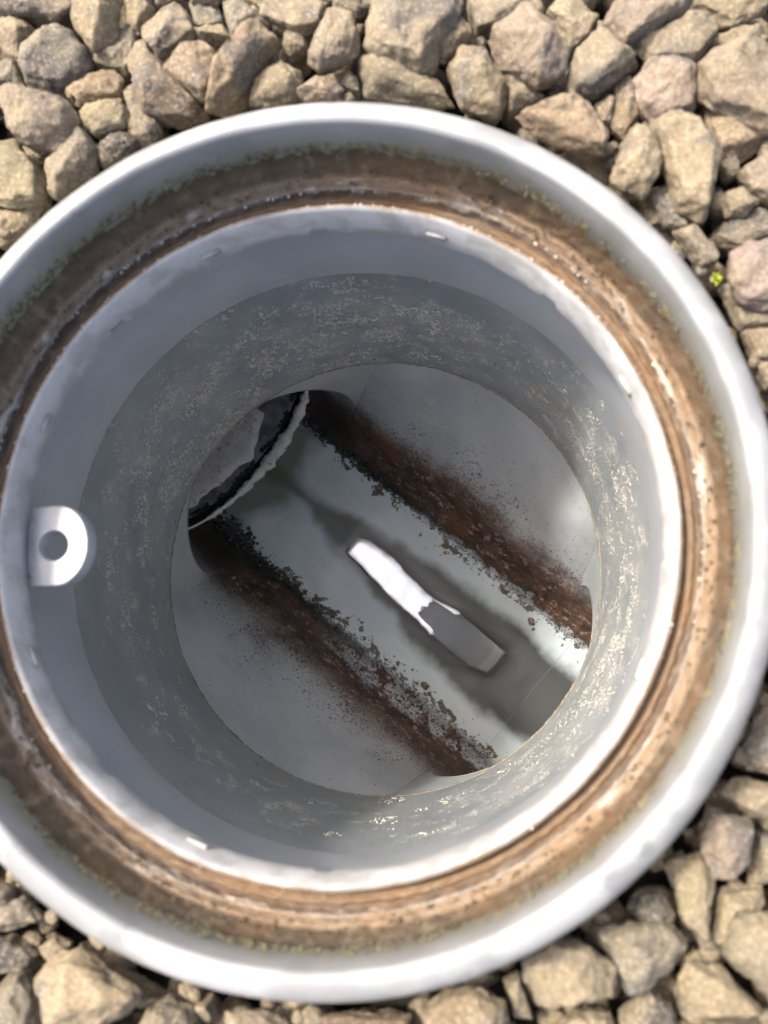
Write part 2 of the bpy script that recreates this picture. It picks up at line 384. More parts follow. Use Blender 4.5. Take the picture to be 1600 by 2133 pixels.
# ------------------------------------------------------------------ ground and gravel
ZG = .196                                  # typical height of the stones' middles
def ground():
    vs, fs = [], []; seg = 96
    rr = [.1455, .17, .25, .4, .8, 3, 20, 90]
    for r in rr:
        for i in range(seg):
            a = 2*math.pi*i/seg
            vs.append((r*math.cos(a), r*math.sin(a), .162+.004*noise.noise(Vector((r*math.cos(a)*20, r*math.sin(a)*20, 1))) if r < 1 else .162))
    for k in range(len(rr)-1):
        for i in range(seg):
            j = (i+1) % seg; fs.append((k*seg+i, (k+1)*seg+i, (k+1)*seg+j, k*seg+j))
    o = link('ground', mesh('ground', vs, fs), M_SOIL)
    o['kind'] = 'structure'; o['label'] = 'dark soil under the crushed stone gravel'
    return o
GROUND = ground()
COLS = {'t': (.178, .149, .108), 'y': (.192, .157, .102), 'g': (.135, .123, .102), 'p': (.188, .147, .118), 'o': (.205, .155, .102), 'd': (.07, .064, .056), 'b': (.12, .088, .06)}
def stone_mesh(poly, z, h, seed, cuts=4, rough=1.0):
    """poly: outline in world xy; a crushed stone of full height h centred at z"""
    rnd = random.Random(seed)
    n = len(poly); cx = sum(p[0] for p in poly)/n; cy = sum(p[1] for p in poly)/n
    size = sum(math.hypot(p[0]-cx, p[1]-cy) for p in poly)/n
    pts = []
    tx, ty = rnd.uniform(-.35, .35), rnd.uniform(-.35, .35)
    for (x, y) in poly:
        dx, dy = x-cx, y-cy
        pts.append(Vector((dx, dy, rnd.uniform(-.18, .12)*h)))
        k = rnd.uniform(.78, .93); pts.append(Vector((dx*k, dy*k, h*rnd.uniform(.18, .34))))
        k = rnd.uniform(.6, .85); pts.append(Vector((dx*k, dy*k, -h*rnd.uniform(.25, .45))))
    for i in range(5):
        a = rnd.uniform(0, 6.283); q = rnd.uniform(.15, .62)
        p = poly[rnd.randrange(n)]; dx, dy = (p[0]-cx)*q, (p[1]-cy)*q
        pts.append(Vector((dx, dy, h*(.46+(tx*dx+ty*dy)/max(size, 1e-4)*.35))))
        pts.append(Vector((-dx, -dy, -h*.5)))
    bm = bmesh.new()
    for p in pts: bm.verts.new(p)
    r = bmesh.ops.convex_hull(bm, input=bm.verts)
    bmesh.ops.delete(bm, geom=list({g for g in r['geom_interior']+r['geom_unused'] if isinstance(g, bmesh.types.BMVert)}), context='VERTS')
    bmesh.ops.dissolve_limit(bm, angle_limit=R(24), verts=bm.verts, edges=bm.edges)
    bmesh.ops.triangulate(bm, faces=bm.faces)
    bmesh.ops.subdivide_edges(bm, edges=[e for e in bm.edges if e.calc_length() > size*.5], cuts=1)
    bmesh.ops.triangulate(bm, faces=bm.faces)
    bmesh.ops.subdivide_edges(bm, edges=bm.edges, cuts=cuts, use_grid_fill=True)
    for _ in range(1): bmesh.ops.smooth_vert(bm, verts=bm.verts, factor=.28, use_axis_x=True, use_axis_y=True, use_axis_z=True)
    bm.normal_update()
    so = Vector((rnd.uniform(0, 90), rnd.uniform(0, 90), 0))
    for v_ in bm.verts:
        q = v_.co
        d = .07*size*noise.noise(q/size*1.5+so)+.06*size*noise.noise(q/size*3.6+so)+.045*size*noise.noise(q/size*8+so)
        v_.co += v_.normal*d*rough
    me = from_bm('stone', bm)
    return me, (cx, cy, z)
def colour(k, rnd):
    c = COLS[k]; f = rnd.uniform(.88, 1.12)
    return (c[0]*f*rnd.uniform(.96, 1.04), c[1]*f, c[2]*f*rnd.uniform(.92, 1.08), 1)
# outlines read off the photograph, kind of stone, layer (0 low .. 2 on top)
ST = [
('t',1,[(-40,-30),(150,-20),(152,25),(110,48),(60,45),(-30,38)]),
('y',0,[(-30,45),(30,42),(70,48),(86,75),(80,95),(58,108),(50,140),(20,120),(-30,110)]),
('g',1,[(55,115),(75,95),(120,70),(150,70),(198,112),(190,150),(150,190),(110,203),(60,180),(50,150)]),
('y',2,[(155,-20),(250,-20),(253,40),(245,70),(200,110),(150,60),(165,20)]),
('y',1,[(258,-15),(318,-15),(320,25),(290,70),(262,66)]),
('y',0,[(-30,140),(40,130),(55,160),(60,190),(10,205),(-30,200)]),
('t',2,[(3,205),(20,190),(60,188),(100,203),(145,210),(165,245),(150,290),(115,312),(70,315),(30,285),(8,250)]),
('o',1,[(140,195),(200,160),(240,150),(262,175),(250,205),(170,225),(150,215)]),
('y',1,[(165,235),(180,222),(255,210),(270,240),(262,268),(225,265),(205,285),(180,270)]),
('g',0,[(200,120),(240,72),(290,75),(300,100),(290,140),(270,165),(235,155),(200,145)]),
('t',1,[(295,75),(340,35),(375,15),(402,40),(412,85),(370,105),(335,138),(310,115)]),
('b',1,[(290,100),(310,88),(330,130),(345,165),(400,205),(430,228),(390,250),(330,242),(298,245),(283,200),(275,150)]),
('o',2,[(345,165),(380,110),(420,92),(455,110),(462,150),(430,215),(395,200)]),
('o',2,[(425,240),(440,170),(500,95),(550,52),(585,90),(555,140),(500,190),(450,232)]),
('y',1,[(-30,300),(30,292),(60,318),(95,360),(98,430),(40,445),(-30,430)]),
('t',1,[(100,345),(175,270),(205,300),(197,350),(165,385),(125,425),(103,412)]),
('d',0,[(200,330),(225,280),(265,275),(295,300),(270,330),(215,355)]),
('t',0,[(258,190),(285,178),(312,250),(340,270),(320,300),(285,300),(265,240)]),
('t',0,[(322,-20),(387,-20),(372,15),(330,30)]),
('t',1,[(390,-20),(462,-20),(455,14),(430,18),(400,15)]),
('y',0,[(-30,450),(50,440),(95,430),(70,480),(0,520),(-30,500)]),
('g',0,[(400,18),(462,25),(475,62),(405,67)]),
('y',1,[(403,70),(470,60),(500,98),(455,96),(410,88)]),
('t',2,[(463,20),(500,2),(532,20),(562,55),(510,98),(490,92),(470,60)]),
('t',1,[(535,40),(560,5),(672,-5),(678,20),(668,58),(620,70),(560,58)]),
('y',0,[(595,70),(640,75),(642,110),(605,130),(588,105)]),
('t',2,[(640,130),(655,85),(685,30),(692,20),(742,30),(752,95),(740,122),(700,147),(665,152)]),
('t',2,[(753,95),(775,20),(830,-15),(968,-15),(962,40),(925,92),(905,140),(880,152),(820,135),(775,120)]),
('y',1,[(515,220),(530,175),(590,130),(627,150),(642,190),(600,215)]),
('o',1,[(618,200),(640,175),(690,165),(717,190),(700,212),(640,212)]),
('g',0,[(708,190),(725,153),(748,175),(752,200)]),
('t',0,[(728,135),(750,116),(800,130),(862,165),(932,195),(950,225),(850,220),(760,205)]),
('g',0,[(690,-15),(765,-15),(768,25),(745,42),(695,22)]),
('y',1,[(898,130),(958,50),(987,60),(987,88),(930,133)]),
('t',0,[(968,-15),(1132,-15),(1132,20),(1110,38),(1060,48),(1030,68),(988,80),(968,30)]),
('p',2,[(1015,85),(1060,45),(1090,32),(1137,45),(1162,80),(1187,120),(1180,155),(1120,188),(1070,158),(1035,130)]),
('t',1,[(928,150),(960,113),(1012,125),(1035,150),(1062,185),(1045,250),(960,232),(943,190)]),
('g',0,[(1028,132),(1075,165),(1115,190),(1137,215),(1090,230),(1060,245),(1045,200)]),
('o',2,[(1073,247),(1110,225),(1190,207),(1217,215),(1242,245),(1267,285),(1257,327),(1180,308),(1110,278)]),
('t',0,[(1133,40),(1160,8),(1190,3),(1232,25),(1247,50),(1222,95),(1180,118),(1158,85)]),
('g',1,[(1173,172),(1190,130),(1222,90),(1245,62),(1292,95),(1332,140),(1300,152),(1270,182),(1225,212),(1190,207)]),
('t',2,[(1256,55),(1290,-15),(1447,-15),(1430,30),(1370,67),(1300,97),(1278,88)]),
('t',1,[(1313,98),(1370,72),(1430,38),(1477,38),(1503,62),(1450,132),(1350,132)]),
('y',1,[(1440,-15),(1615,-15),(1595,30),(1520,64),(1480,42),(1445,25)]),
('t',0,[(1463,105),(1490,75),(1577,48),(1595,70),(1595,120),(1530,108)]),
('p',1,[(1318,175),(1345,140),(1400,125),(1440,138),(1452,165),(1447,242),(1400,245),(1370,262),(1328,232)]),
('p',2,[(1448,135),(1500,105),(1545,95),(1625,120),(1625,290),(1560,262),(1480,227),(1453,200)]),
('b',0,[(1275,278),(1280,140),(1307,150),(1322,200),(1332,252),(1300,295)]),
('t',0,[(1233,225),(1270,198),(1284,215),(1272,265),(1250,265)]),
('y',2,[(1273,370),(1298,290),(1320,260),(1352,270),(1387,330),(1362,392),(1340,417),(1298,397)]),
('t',2,[(1353,255),(1400,233),(1442,240),(1472,280),(1502,330),(1492,412),(1470,457),(1410,432),(1393,380),(1388,310)]),
('o',0,[(1458,222),(1520,265),(1577,282),(1595,308),(1540,338),(1490,328),(1473,290)]),
('t',1,[(1537,360),(1590,318),(1640,320),(1640,440),(1560,407)]),
('y',1,[(1500,412),(1540,398),(1572,430),(1555,452),(1513,452)]),
('g',0,[(1497,340),(1530,333),(1540,370),(1510,380)]),
('g',0,[(1345,420),(1390,380),(1424,440),(1432,485),(1385,475)]),
('t',1,[(1403,480),(1440,468),(1492,520),(1495,550),(1460,562),(1418,520)]),
('d',0,[(1475,500),(1510,458),(1580,438),(1635,460),(1625,500),(1530,525)]),
('p',2,[(1516,530),(1550,505),(1630,493),(1635,645),(1550,637),(1518,600)]),
('t',0,[(1495,600),(1530,590),(1562,640),(1625,650),(1625,685),(1540,690)]),
('y',0,[(1542,690),(1625,680),(1630,760),(1570,755)]),
('y',0,[(1565,755),(1630,765),(1630,820),(1590,815)]),
('g',1,[(1592,1470),(1640,1470),(1640,1620),(1560,1605),(1543,1560)]),
('t',1,[(1493,1650),(1530,1618),(1630,1635),(1620,1712),(1560,1702)]),
('p',2,[(1452,1765),(1478,1680),(1572,1712),(1562,1800),(1522,1832),(1483,1822)]),
('y',1,[(1393,1790),(1460,1770),(1492,1822),(1482,1900),(1470,1962),(1420,1922),(1400,1852)]),
('g',0,[(1558,1842),(1575,1730),(1630,1740),(1630,1842)]),
('t',0,[(1478,1962),(1500,1850),(1590,1838),(1592,1872),(1540,1902),(1500,1965)]),
('t',2,[(1498,1990),(1530,1910),(1572,1893),(1640,1900),(1640,2100),(1560,2052)]),
('d',0,[(1305,1890),(1330,1850),(1382,1848),(1412,1900),(1400,1925),(1330,1920)]),
('g',1,[(1238,1940),(1270,1920),(1400,1923),(1442,1965),(1382,2022),(1340,2072),(1300,2072),(1288,2010)]),
('y',2,[(1083,1995),(1150,1958),(1222,1963),(1287,2010),(1282,2072),(1200,2102),(1120,2097),(1088,2040)]),
('y',2,[(1408,2040),(1430,1998),(1500,2008),(1562,2090),(1590,2107),(1450,2125),(1418,2080)]),
('y',0,[(1418,1990),(1450,1973),(1484,2000),(1440,2015)]),
('d',1,[(1288,2110),(1350,2058),(1402,2090),(1422,2160),(1300,2160)]),
('o',2,[(878,2110),(930,2065),(1000,2053),(1052,2085),(1072,2170),(890,2170)]),
('t',0,[(1048,2040),(1080,2018),(1102,2080),(1112,2122),(1068,2115)]),
('y',1,[(1148,2135),(1200,2106),(1272,2108),(1292,2170),(1160,2180)]),
('y',1,[(-30,1830),(30,1850),(27,1882),(-30,1880)]),
('t',1,[(-30,1890),(50,1863),(92,1915),(20,1942),(-30,1935)]),
('y',2,[(68,2040),(100,2000),(160,1975),(227,2008),(302,2060),(272,2112),(200,2150),(110,2145),(88,2080)]),
('g',1,[(8,2050),(50,2018),(82,2060),(105,2160),(-30,2170)]),
('t',0,[(83,1970),(120,1948),(152,1965),(142,2002),(98,1998)]),
('d',0,[(-30,1955),(30,1948),(82,1985),(60,2022),(-30,2025)]),
('d',1,[(288,2140),(310,2098),(350,2078),(402,2093),(415,2160),(300,2170)]),
('y',0,[(398,2080),(440,2073),(463,2110),(440,2125)]),
('t',1,[(468,2105),(560,2108),(602,2140),(590,2190),(470,2180)]),
('b',0,[(615,2110),(700,2105),(862,2110),(855,2190),(700,2200),(620,2180)]),
('t',0,[(215,2010),(290,2040),(352,2082),(300,2100)]),
('t',1,[(1425,2135),(1500,2125),(1580,2125),(1610,2200),(1450,2210)]),
('g',0,[(1580,1640),(1640,1640),(1640,1735),(1590,1725)]),
('t',0,[(1380,1800),(1420,1770),(1440,1800),(1400,1850)]),
('g',0,[(1440,1915),(1478,1935),(1490,1975),(1450,1970)]),
]
taken = []
rs = random.Random(5)
def add_stone(poly, z, h, kind, seed, cuts=4):
    me, loc = stone_mesh(poly, z, h, seed, cuts)
    o = link('stone', me, M_STONE, GROUND); o.location = loc; o.color = colour(kind, rs); return o
RIM_OUT = .1445
for i, (k, lay, poly) in enumerate(ST):
    z = ZG-.010+.0045*lay
    P = [ray_to(x, y, z) for x, y in poly]
    n = len(P); cx = sum(p.x for p in P)/n; cy = sum(p.y for p in P)/n
    wdt = min(max(p.x for p in P)-min(p.x for p in P), max(p.y for p in P)-min(p.y for p in P))
    h = max(.012, min(.026, wdt*.85))
    pl = []
    for p in P:                          # keep clear of the chamber's outer wall
        r = math.hypot(p.x, p.y)
        if r < RIM_OUT: p = Vector((p.x*RIM_OUT/r, p.y*RIM_OUT/r, p.z))
        pl.append((p.x, p.y))
    taken.append((cx, cy, max(wdt*.5, .009)))
    add_stone(pl, z, h, k, 100+i)
# stones round the outside of the photographed patch, and the layer underneath
protos = []
for s in range(14):
    rr_ = random.Random(900+s); n = rr_.randint(6, 9); base = rr_.uniform(.010, .0155)
    e1, e2 = rr_.uniform(.8, 1.25), rr_.uniform(.7, 1.0)
    poly = [(base*e1*math.cos(6.283*j/n+rr_.uniform(-.25, .25))*rr_.uniform(.85, 1.1), base*e2*math.sin(6.283*j/n+rr_.uniform(-.25, .25))*rr_.uniform(.85, 1.1)) for j in range(n)]
    protos.append(stone_mesh(poly, 0, base*1.5, 900+s, 3)[0])
for me in protos:
    me.materials.append(M_STONE)
    for p in me.polygons: p.use_smooth = True
def scatter(x, y, z, s, parent=GROUND):
    o = bpy.data.objects.new('stone', protos[rs.randrange(len(protos))]); C.objects.link(o); o.parent = parent
    o.location = (x, y, z); o.rotation_euler = (rs.uniform(-.5, .5), rs.uniform(-.5, .5), rs.uniform(0, 6.28)); o.scale = (s, s, s)
    o.color = colour(rs.choice('ttyyygpob'), rs); return o
cnt = 0
def in_frame(x, y, z=.19):
    q = MC.transposed() @ (Vector((x, y, z))-CAM)
    px, py = 800+F_PX*q.x/-q.z, 1066.5-F_PX*q.y/-q.z
    return -30 < px < 1630 and -30 < py < 2160
cells = []
g = .0225
for ix in range(-22, 23):
    for iy in range(-22, 23):
        x = ix*g+rs.uniform(-.3, .3)*g+(iy % 2)*g*.5; y = iy*g*.9+rs.uniform(-.3, .3)*g
        r = math.hypot(x, y)
        if r < RIM_OUT+.012 or r > .42 or in_frame(x, y): continue
        cells.append((r, x, y))
cells.sort()
for r, x, y in cells[:190]: scatter(x, y, ZG-.008+rs.uniform(-.004, .004), rs.uniform(.85, 1.15))
# the layer of stones below, joined: only glimpsed through the gaps
def joined(items, name, label):
    vs, fs, off = [], [], 0
    for me, mw in items:
        vs += [mw @ v_.co for v_ in me.vertices]; fs += [tuple(i+off for i in p.vertices) for p in me.polygons]; off += len(me.vertices)
    o = link(name, mesh(name, vs, fs), M_STONE, GROUND); o['kind'] = 'stuff'; o['label'] = label; o.color = (.19, .155, .105, 1); return o
low = []
for s in range(8):
    rr_ = random.Random(300+s); n = 7; base = .011
    poly = [(base*math.cos(6.283*j/n)*rr_.uniform(.75, 1.15), base*math.sin(6.283*j/n)*rr_.uniform(.75, 1.15)) for j in range(n)]
    low.append(stone_mesh(poly, 0, base*1.5, 300+s, 1)[0])
items = []
for ix in range(-20, 21):
    for iy in range(-20, 21):
        x, y = ix*.0185+rs.uniform(-.006, .006), iy*.0185+rs.uniform(-.006, .006); r = math.hypot(x, y)
        if r < RIM_OUT+.010 or r > .40: continue
        mw = Matrix.Translation((x, y, .171+rs.uniform(-.003, .003))) @ Matrix.Rotation(rs.uniform(0, 6), 4, 'Z') @ Matrix.Rotation(rs.uniform(-1, 1), 4, 'X') @ Matrix.Scale(rs.uniform(.6, 1.0), 4)
        items.append((rs.choice(low), mw))
far = []
for r, x, y in cells[190:]:
    far.append((rs.choice(protos), Matrix.Translation((x+rs.uniform(-.004, .004), y+rs.uniform(-.004, .004), ZG-.008+rs.uniform(-.004, .005))) @ Matrix.Rotation(rs.uniform(0, 6), 4, 'Z') @ Matrix.Rotation(rs.uniform(-.6, .6), 4, 'X') @ Matrix.Diagonal((rs.uniform(.75, 1.3), rs.uniform(.7, 1.05), rs.uniform(.7, 1.1), 1))))
o = joined(far, 'outer_stones', 'tan gravel carrying on round the chamber'); o.color = (.17, .142, .103, 1)
for p in o.data.polygons: p.use_smooth = True
joined(items, 'lower_stones', 'shaded lower layer of gravel glimpsed between the stones')
items = []
while len(items) < 900:
    a = rs.uniform(0, 6.283); r = RIM_OUT+.004+abs(rs.gauss(0, .07))
    if r > .38: continue
    items.append((rs.choice(low), Matrix.Translation((r*math.cos(a), r*math.sin(a), rs.uniform(.178, .190))) @ Matrix.Rotation(rs.uniform(0, 6), 4, 'Z') @ Matrix.Rotation(rs.uniform(-1, 1), 4, 'Y') @ Matrix.Scale(rs.uniform(.16, .42), 4)))
o = joined(items, 'stone_chips', 'small tan chips lying in the gaps of the gravel'); o.color = (.16, .13, .09, 1)
for me in low: bpy.data.meshes.remove(me)

# ------------------------------------------------------------------ the inspection chamber
CH = thing('inspection_chamber', 'open round white and grey plastic drain inspection chamber sunk in gravel', 'inspection chamber')
SEG = 360
# outer frame
lathe('rim', [(.1308, .2100), (.1307, .2255), (.1312, .2272), (.1325, .2280), (.1350, .2276), (.1378, .2262), (.1400, .2240), (.1413, .2210), (.1420, .2165), (.1422, .168), (.1375, .168), (.1340, .205)], M_WHITE, CH, SEG, .00012, 60, ang=60)
# silted seat between rim and collar
prof = []
key = [(.1309, .2160), (.1308, .2110), (.1305, .2065), (.1300, .2020), (.1299, .1985), (.1293, .1975), (.1289, .1978), (.1284, .1950), (.1279, .1936), (.1275, .1940), (.1271, .1932), (.1268, .1915), (.1259, .1896), (.1250, .1904), (.1238, .1915), (.1228, .1904), (.1216, .1894), (.1205, .1908), (.1196, .1930), (.1191, .1952)]
for a, b in zip(key[:-1], key[1:]):
    for q in range(4): prof.append((a[0]+(b[0]-a[0])*q/4, a[1]+(b[1]-a[1])*q/4))
prof.append(key[-1]); 
lathe('silted_seat', prof, M_SILT, CH, 720, .00045, 300, closed=False, ang=180)
lathe('seat_body', [(.1330, .2135), (.1336, .165), (.1285, .165), (.1200, .180), (.1200, .1845), (.1300, .1845)], M_SOCKET, CH, 180)
# collar ring with notches in its lower edge
NOTCH = [ray_to(x, y, .182) for x, y in ((665, 482), (245, 680), (1145, 622), (675, 1808), (62, 1010), (1395, 1160), (230, 1590), (1190, 1660))]
NA = [math.atan2(p.y, p.x) for p in NOTCH]; NW = [.028, .03, .03, .028, .02, .02, .03, .02]
def collar_z(j, a, z):
    if j in (5, 6):
        for na, nw in zip(NA, NW):
            if abs((a-na+math.pi) % (2*math.pi)-math.pi) < nw: return z+.0035
    return z
cp = [(.1198, .1880), (.1198, .1950), (.1192, .1964), (.1180, .1966), (.1170, .1958), (.1166, .1815), (.1200, .1815)]
col = lathe('collar', [(.1200, .186), (.1200, .1948), (.1193, .1962), (.1181, .1966), (.1171, .1957), (.1166, .1812), (.1199, .1812)], M_COLLAR, CH, 720, .00012, 120, collar_z, ang=50)
def box_bm(sx, sy, sz, bev):
    bm = bmesh.new(); bmesh.ops.create_cube(bm, size=1)
    for v_ in bm.verts: v_.co = Vector((v_.co.x*sx, v_.co.y*sy, v_.co.z*sz))
    bmesh.ops.bevel(bm, geom=bm.edges, offset=bev, segments=3, affect='EDGES', profile=.5); return bm
nub = from_bm('locating_nub', box_bm(.0016, .0078, .0026, .0007)); nub.materials.append(M_COLLAR)
for p in nub.polygons: p.use_smooth = True
for x, y in ((910, 490), (440, 530), (1300, 805), (90, 880), (65, 1370), (415, 1750), (1392, 1420)):
    p = ray_to(x, y, .187); a = math.atan2(p.y, p.x)
    o = bpy.data.objects.new('locating_nub', nub); C.objects.link(o); o.parent = CH
    o.location = (.1163*math.cos(a), .1163*math.sin(a), .1875); o.rotation_euler = (0, 0, a)
# sleeve and riser pipe
def sleeve_z(j, a, z):
    return z+(.0004*fbm(Vector((math.cos(a)*14, math.sin(a)*14, 2))) if j in (2, 3, 4) else 0)
lathe('sleeve', [(.1262, .1840), (.1260, .1550), (.1259, .1285), (.1262, .1272), (.1288, .1270), (.1290, .1300), (.1290, .1840)], M_SLEEVE, CH, SEG, .00008, 50, sleeve_z)
rp = [(.1288, .1790+0)]
rp = [(.1293-.0003*k/12, .1262-.1255*k/12) for k in range(13)]
lathe('riser_pipe', [(.1330, .1268), (.1294, .1268)]+rp+[(.1290, .0001), (.1292, -.0004), (.1330, -.0004)], M_RISER, CH, SEG, .00008, 50, ang=40)
# crusty line round the foot of the riser
def seam_ring():
    vs, fs = [], []; seg, m = 900, 6
    for i in range(seg):
        a = 2*math.pi*i/seg; ca, sa = math.cos(a), math.sin(a)
        t_ = .00055+.00045*max(-1, fbm(Vector((ca*40, sa*40, 0)), 5))+.0004*noise.noise(Vector((ca*7, sa*7, 5)))
        t_ = max(t_, .00008)
        for j in range(m):
            b = 2*math.pi*j/m; vs.append(((.1290+t_*math.cos(b))*ca, (.1290+t_*math.cos(b))*sa, .0004+t_*math.sin(b)+.0003*noise.noise(Vector((ca*20, sa*20, 9)))))
    for i in range(seg):
        for j in range(m): fs.append((i*m+j, i*m+(j+1) % m, ((i+1) % seg)*m+(j+1) % m, ((i+1) % seg)*m+j))
    return mesh('seam_crust', vs, fs)
M_CRUSTLINE = mat_plain('tan_seam_crust', (.27, .23, .165), .8, .2, 500, .5)
link('seam_crust', seam_ring(), M_CRUSTLINE, CH)
# fixing lug with a hole
def lug():
    bm = bmesh.new(); out = []; N = 40
    # D outline: local +x towards the chamber's centre, flat side on the collar
    o_pts = [(-.0105, -.0153), (-.0105, .0153)]
    arc = [(-.0005+.0125*math.cos(a), .0153*math.sin(a)) for a in [math.pi/2-math.pi*k/30 for k in range(31)]]
    outer = [(-.0105, -.0153), (-.0105, .0153)]+arc
    # resample outline evenly and join to the hole
    segs = [math.dist(outer[i], outer[(i+1) % len(outer)]) for i in range(len(outer))]; L = sum(segs)
    def at(s):
        s %= L
        for i, q in enumerate(segs):
            if s <= q:
                a, b = outer[i], outer[(i+1) % len(outer)]; f = s/q; return (a[0]+(b[0]-a[0])*f, a[1]+(b[1]-a[1])*f)
            s -= q
        return outer[0]
    M_ = 96; ring = [at(L*k/M_) for k in range(M_)]
    hc = (-.0015, 0)
    hole = []
    for p in ring:
        a = math.atan2(p[1]-hc[1], p[0]-hc[0]); hole.append((hc[0]+.0056*math.cos(a), hc[1]+.0056*math.sin(a)))
    def lay(pts, z, k=1.0, c=(0, 0)): return [bm.verts.new((c[0]+(p[0]-c[0])*k, c[1]+(p[1]-c[1])*k, z)) for p in pts]
    L0 = lay(ring, -.0035); L1 = lay(ring, .0029); L2 = lay(ring, .0035, .965)
    H2 = lay(hole, .0035, 1.06, hc); H1 = lay(hole, .0030, 1, hc); H0 = lay(hole, -.0035, 1, hc)
    seq = [L0, L1, L2, H2, H1, H0]
    for A, B in list(zip(seq, seq[1:]))+[(H0, L0)]:
        for k in range(M_): bm.faces.new((A[k], A[(k+1) % M_], B[(k+1) % M_], B[k]))
    bmesh.ops.recalc_face_normals(bm, faces=bm.faces)
    return from_bm('fixing_lug', bm)
lp = ray_to(131, 1136, .181); la = math.atan2(lp.y, lp.x)
lm = lug(); lo = link('fixing_lug', lm, M_LUG, CH); sharp(lm, 40)
lo.location = (lp.x-.0022, lp.y, .1775); lo.rotation_euler = (0, 0, la+math.pi)
# stalk holding the lug to the sleeve
bs_ = from_bm('lug_bracket', box_bm(.012, .022, .0055, .001)); o = link('lug_bracket', bs_, M_LUG, lo); o.location = (-.0165, 0, -.0005)

# base, built along local x = channel
TH = R(-40.1)
BS = bpy.data.objects.new('base', None); C.objects.link(BS)
RD = .1305
def floor_z(u, v=0):
    a = abs(u); k0 = .072
    def circ(q): return ZC-math.sqrt(max(RA*RA-q*q, 0))
    if a < k0: z = circ(a)
    else:        # the pipe's flank eases into the sloping bench
        s0 = k0/math.sqrt(RA*RA-k0*k0); z0 = circ(k0); d = a-k0; s1 = .85; L = .030; e = min(d, L)
        z = z0+s0*e*(1-e/(2*L))+s1*e*e/(2*L)+s1*max(d-L, 0)
    r = math.hypot(u, v); t = max(0, (r-.088)/(RD-.088)); w_ = min(1, max(0, (a-.078)/.026)); w_ = w_*w_*(3-2*w_)
    return z+w_*(-.0012-z)*min(t, 1)**2.4
def base_mesh():
    NU, NV = 260, 200; vs, fs = [], []
    for i in range(NU+1):
        u = RD*math.sin(math.pi*(i/NU-.5)); vm = math.sqrt(max(RD*RD-u*u, 0))
        for j in range(NV+1):
            v = vm*(2*j/NV-1); z = floor_z(u, v)
            z += .0005*fbm(Vector((u*60, v*25, 0)), 3)
            vs.append((v, u, z))
    for i in range(NU):
        for j in range(NV):
            a = i*(NV+1)+j; fs.append((a, a+1, a+NV+2, a+NV+1))
    return mesh('channel', vs, fs)
bpy.data.objects.remove(BS)
chn = link('channel', base_mesh(), M_BASE, CH, label='stained half-round channel with sloping benches at the bottom'); chn.rotation_euler = (0, 0, TH)
def drum_mesh():
    seg = 720; NZ = 10; vs, fs = [], []
    for i in range(seg):
        a = 2*math.pi*i/seg; u = RD*math.sin(a); au = abs(u)
        fz = floor_z(u, RD*math.cos(a)); zl = max(ZC+math.sqrt(RA*RA-au*au), fz) if au < RA else fz
        zl = min(zl, -.0008)
        for k in range(NZ+1):
            z = -.0004+(zl+.0004)*k/NZ
            vs.append((RD*math.cos(a), u, z))
        # wall thickness seen at the arch's edge
        vs.append(((RD+.004)*math.cos(a), u*(RD+.004)/RD, zl))
    m = NZ+2
    for i in range(seg):
        j = (i+1) % seg
        for k in range(m-1): fs.append((i*m+k, i*m+k+1, j*m+k+1, j*m+k))
    for sx in (-1, 1):
        for su in (-1, 1):
            base = len(vs); n_ = 24
            for k in range(n_+1):
                u = su*(.070+(RA-.070)*k/n_); x = sx*math.sqrt(RD*RD-u*u)
                vs.append((x, u, ZC-math.sqrt(max(RA*RA-u*u, 0))+.0004)); vs.append((x, u, floor_z(u, x)-.0006))
            for k in range(n_): fs.append((base+2*k, base+2*k+1, base+2*k+3, base+2*k+2))
    return mesh('drum_wall', vs, fs)
dr = link('drum_wall', drum_mesh(), M_BASE, CH); dr.rotation_euler = (0, 0, TH)
def pipe_mesh(name, sgn, v_start, v_end, r, NA_=120, NV=24, wobble=.0003):
    vs, fs = [], []
    for i in range(NA_):
        a = 2*math.pi*i/NA_; u = r*math.sin(a); z = ZC-r*math.cos(a)
        v0 = v_start if v_start else math.sqrt(RD*RD-u*u)-.0005
        for k in range(NV+1):
            v = v0+(v_end-v0)*k/NV; vs.append((sgn*v, u, z+wobble*noise.noise(Vector((v*60, u*60, 0)))))
    for i in range(NA_):
        j = (i+1) % NA_
        for k in range(NV): fs.append((i*(NV+1)+k, j*(NV+1)+k, j*(NV+1)+k+1, i*(NV+1)+k+1))
    return mesh(name, vs, fs)
for nm, s, a, b, r, mt in (('outlet_pipe', -1, 0, .1500, .0801, M_BASE), ('joint_groove', -1, .1485, .162, .0835, M_DARKGAP), ('drain_pipe', -1, .1575, .50, .0806, M_PIPE), ('inlet_pipe', 1, 0, .42, .0801, M_BASE)):
    o = link(nm, pipe_mesh(nm, s, a, b, r), mt, CH); o.rotation_euler = (0, 0, TH)
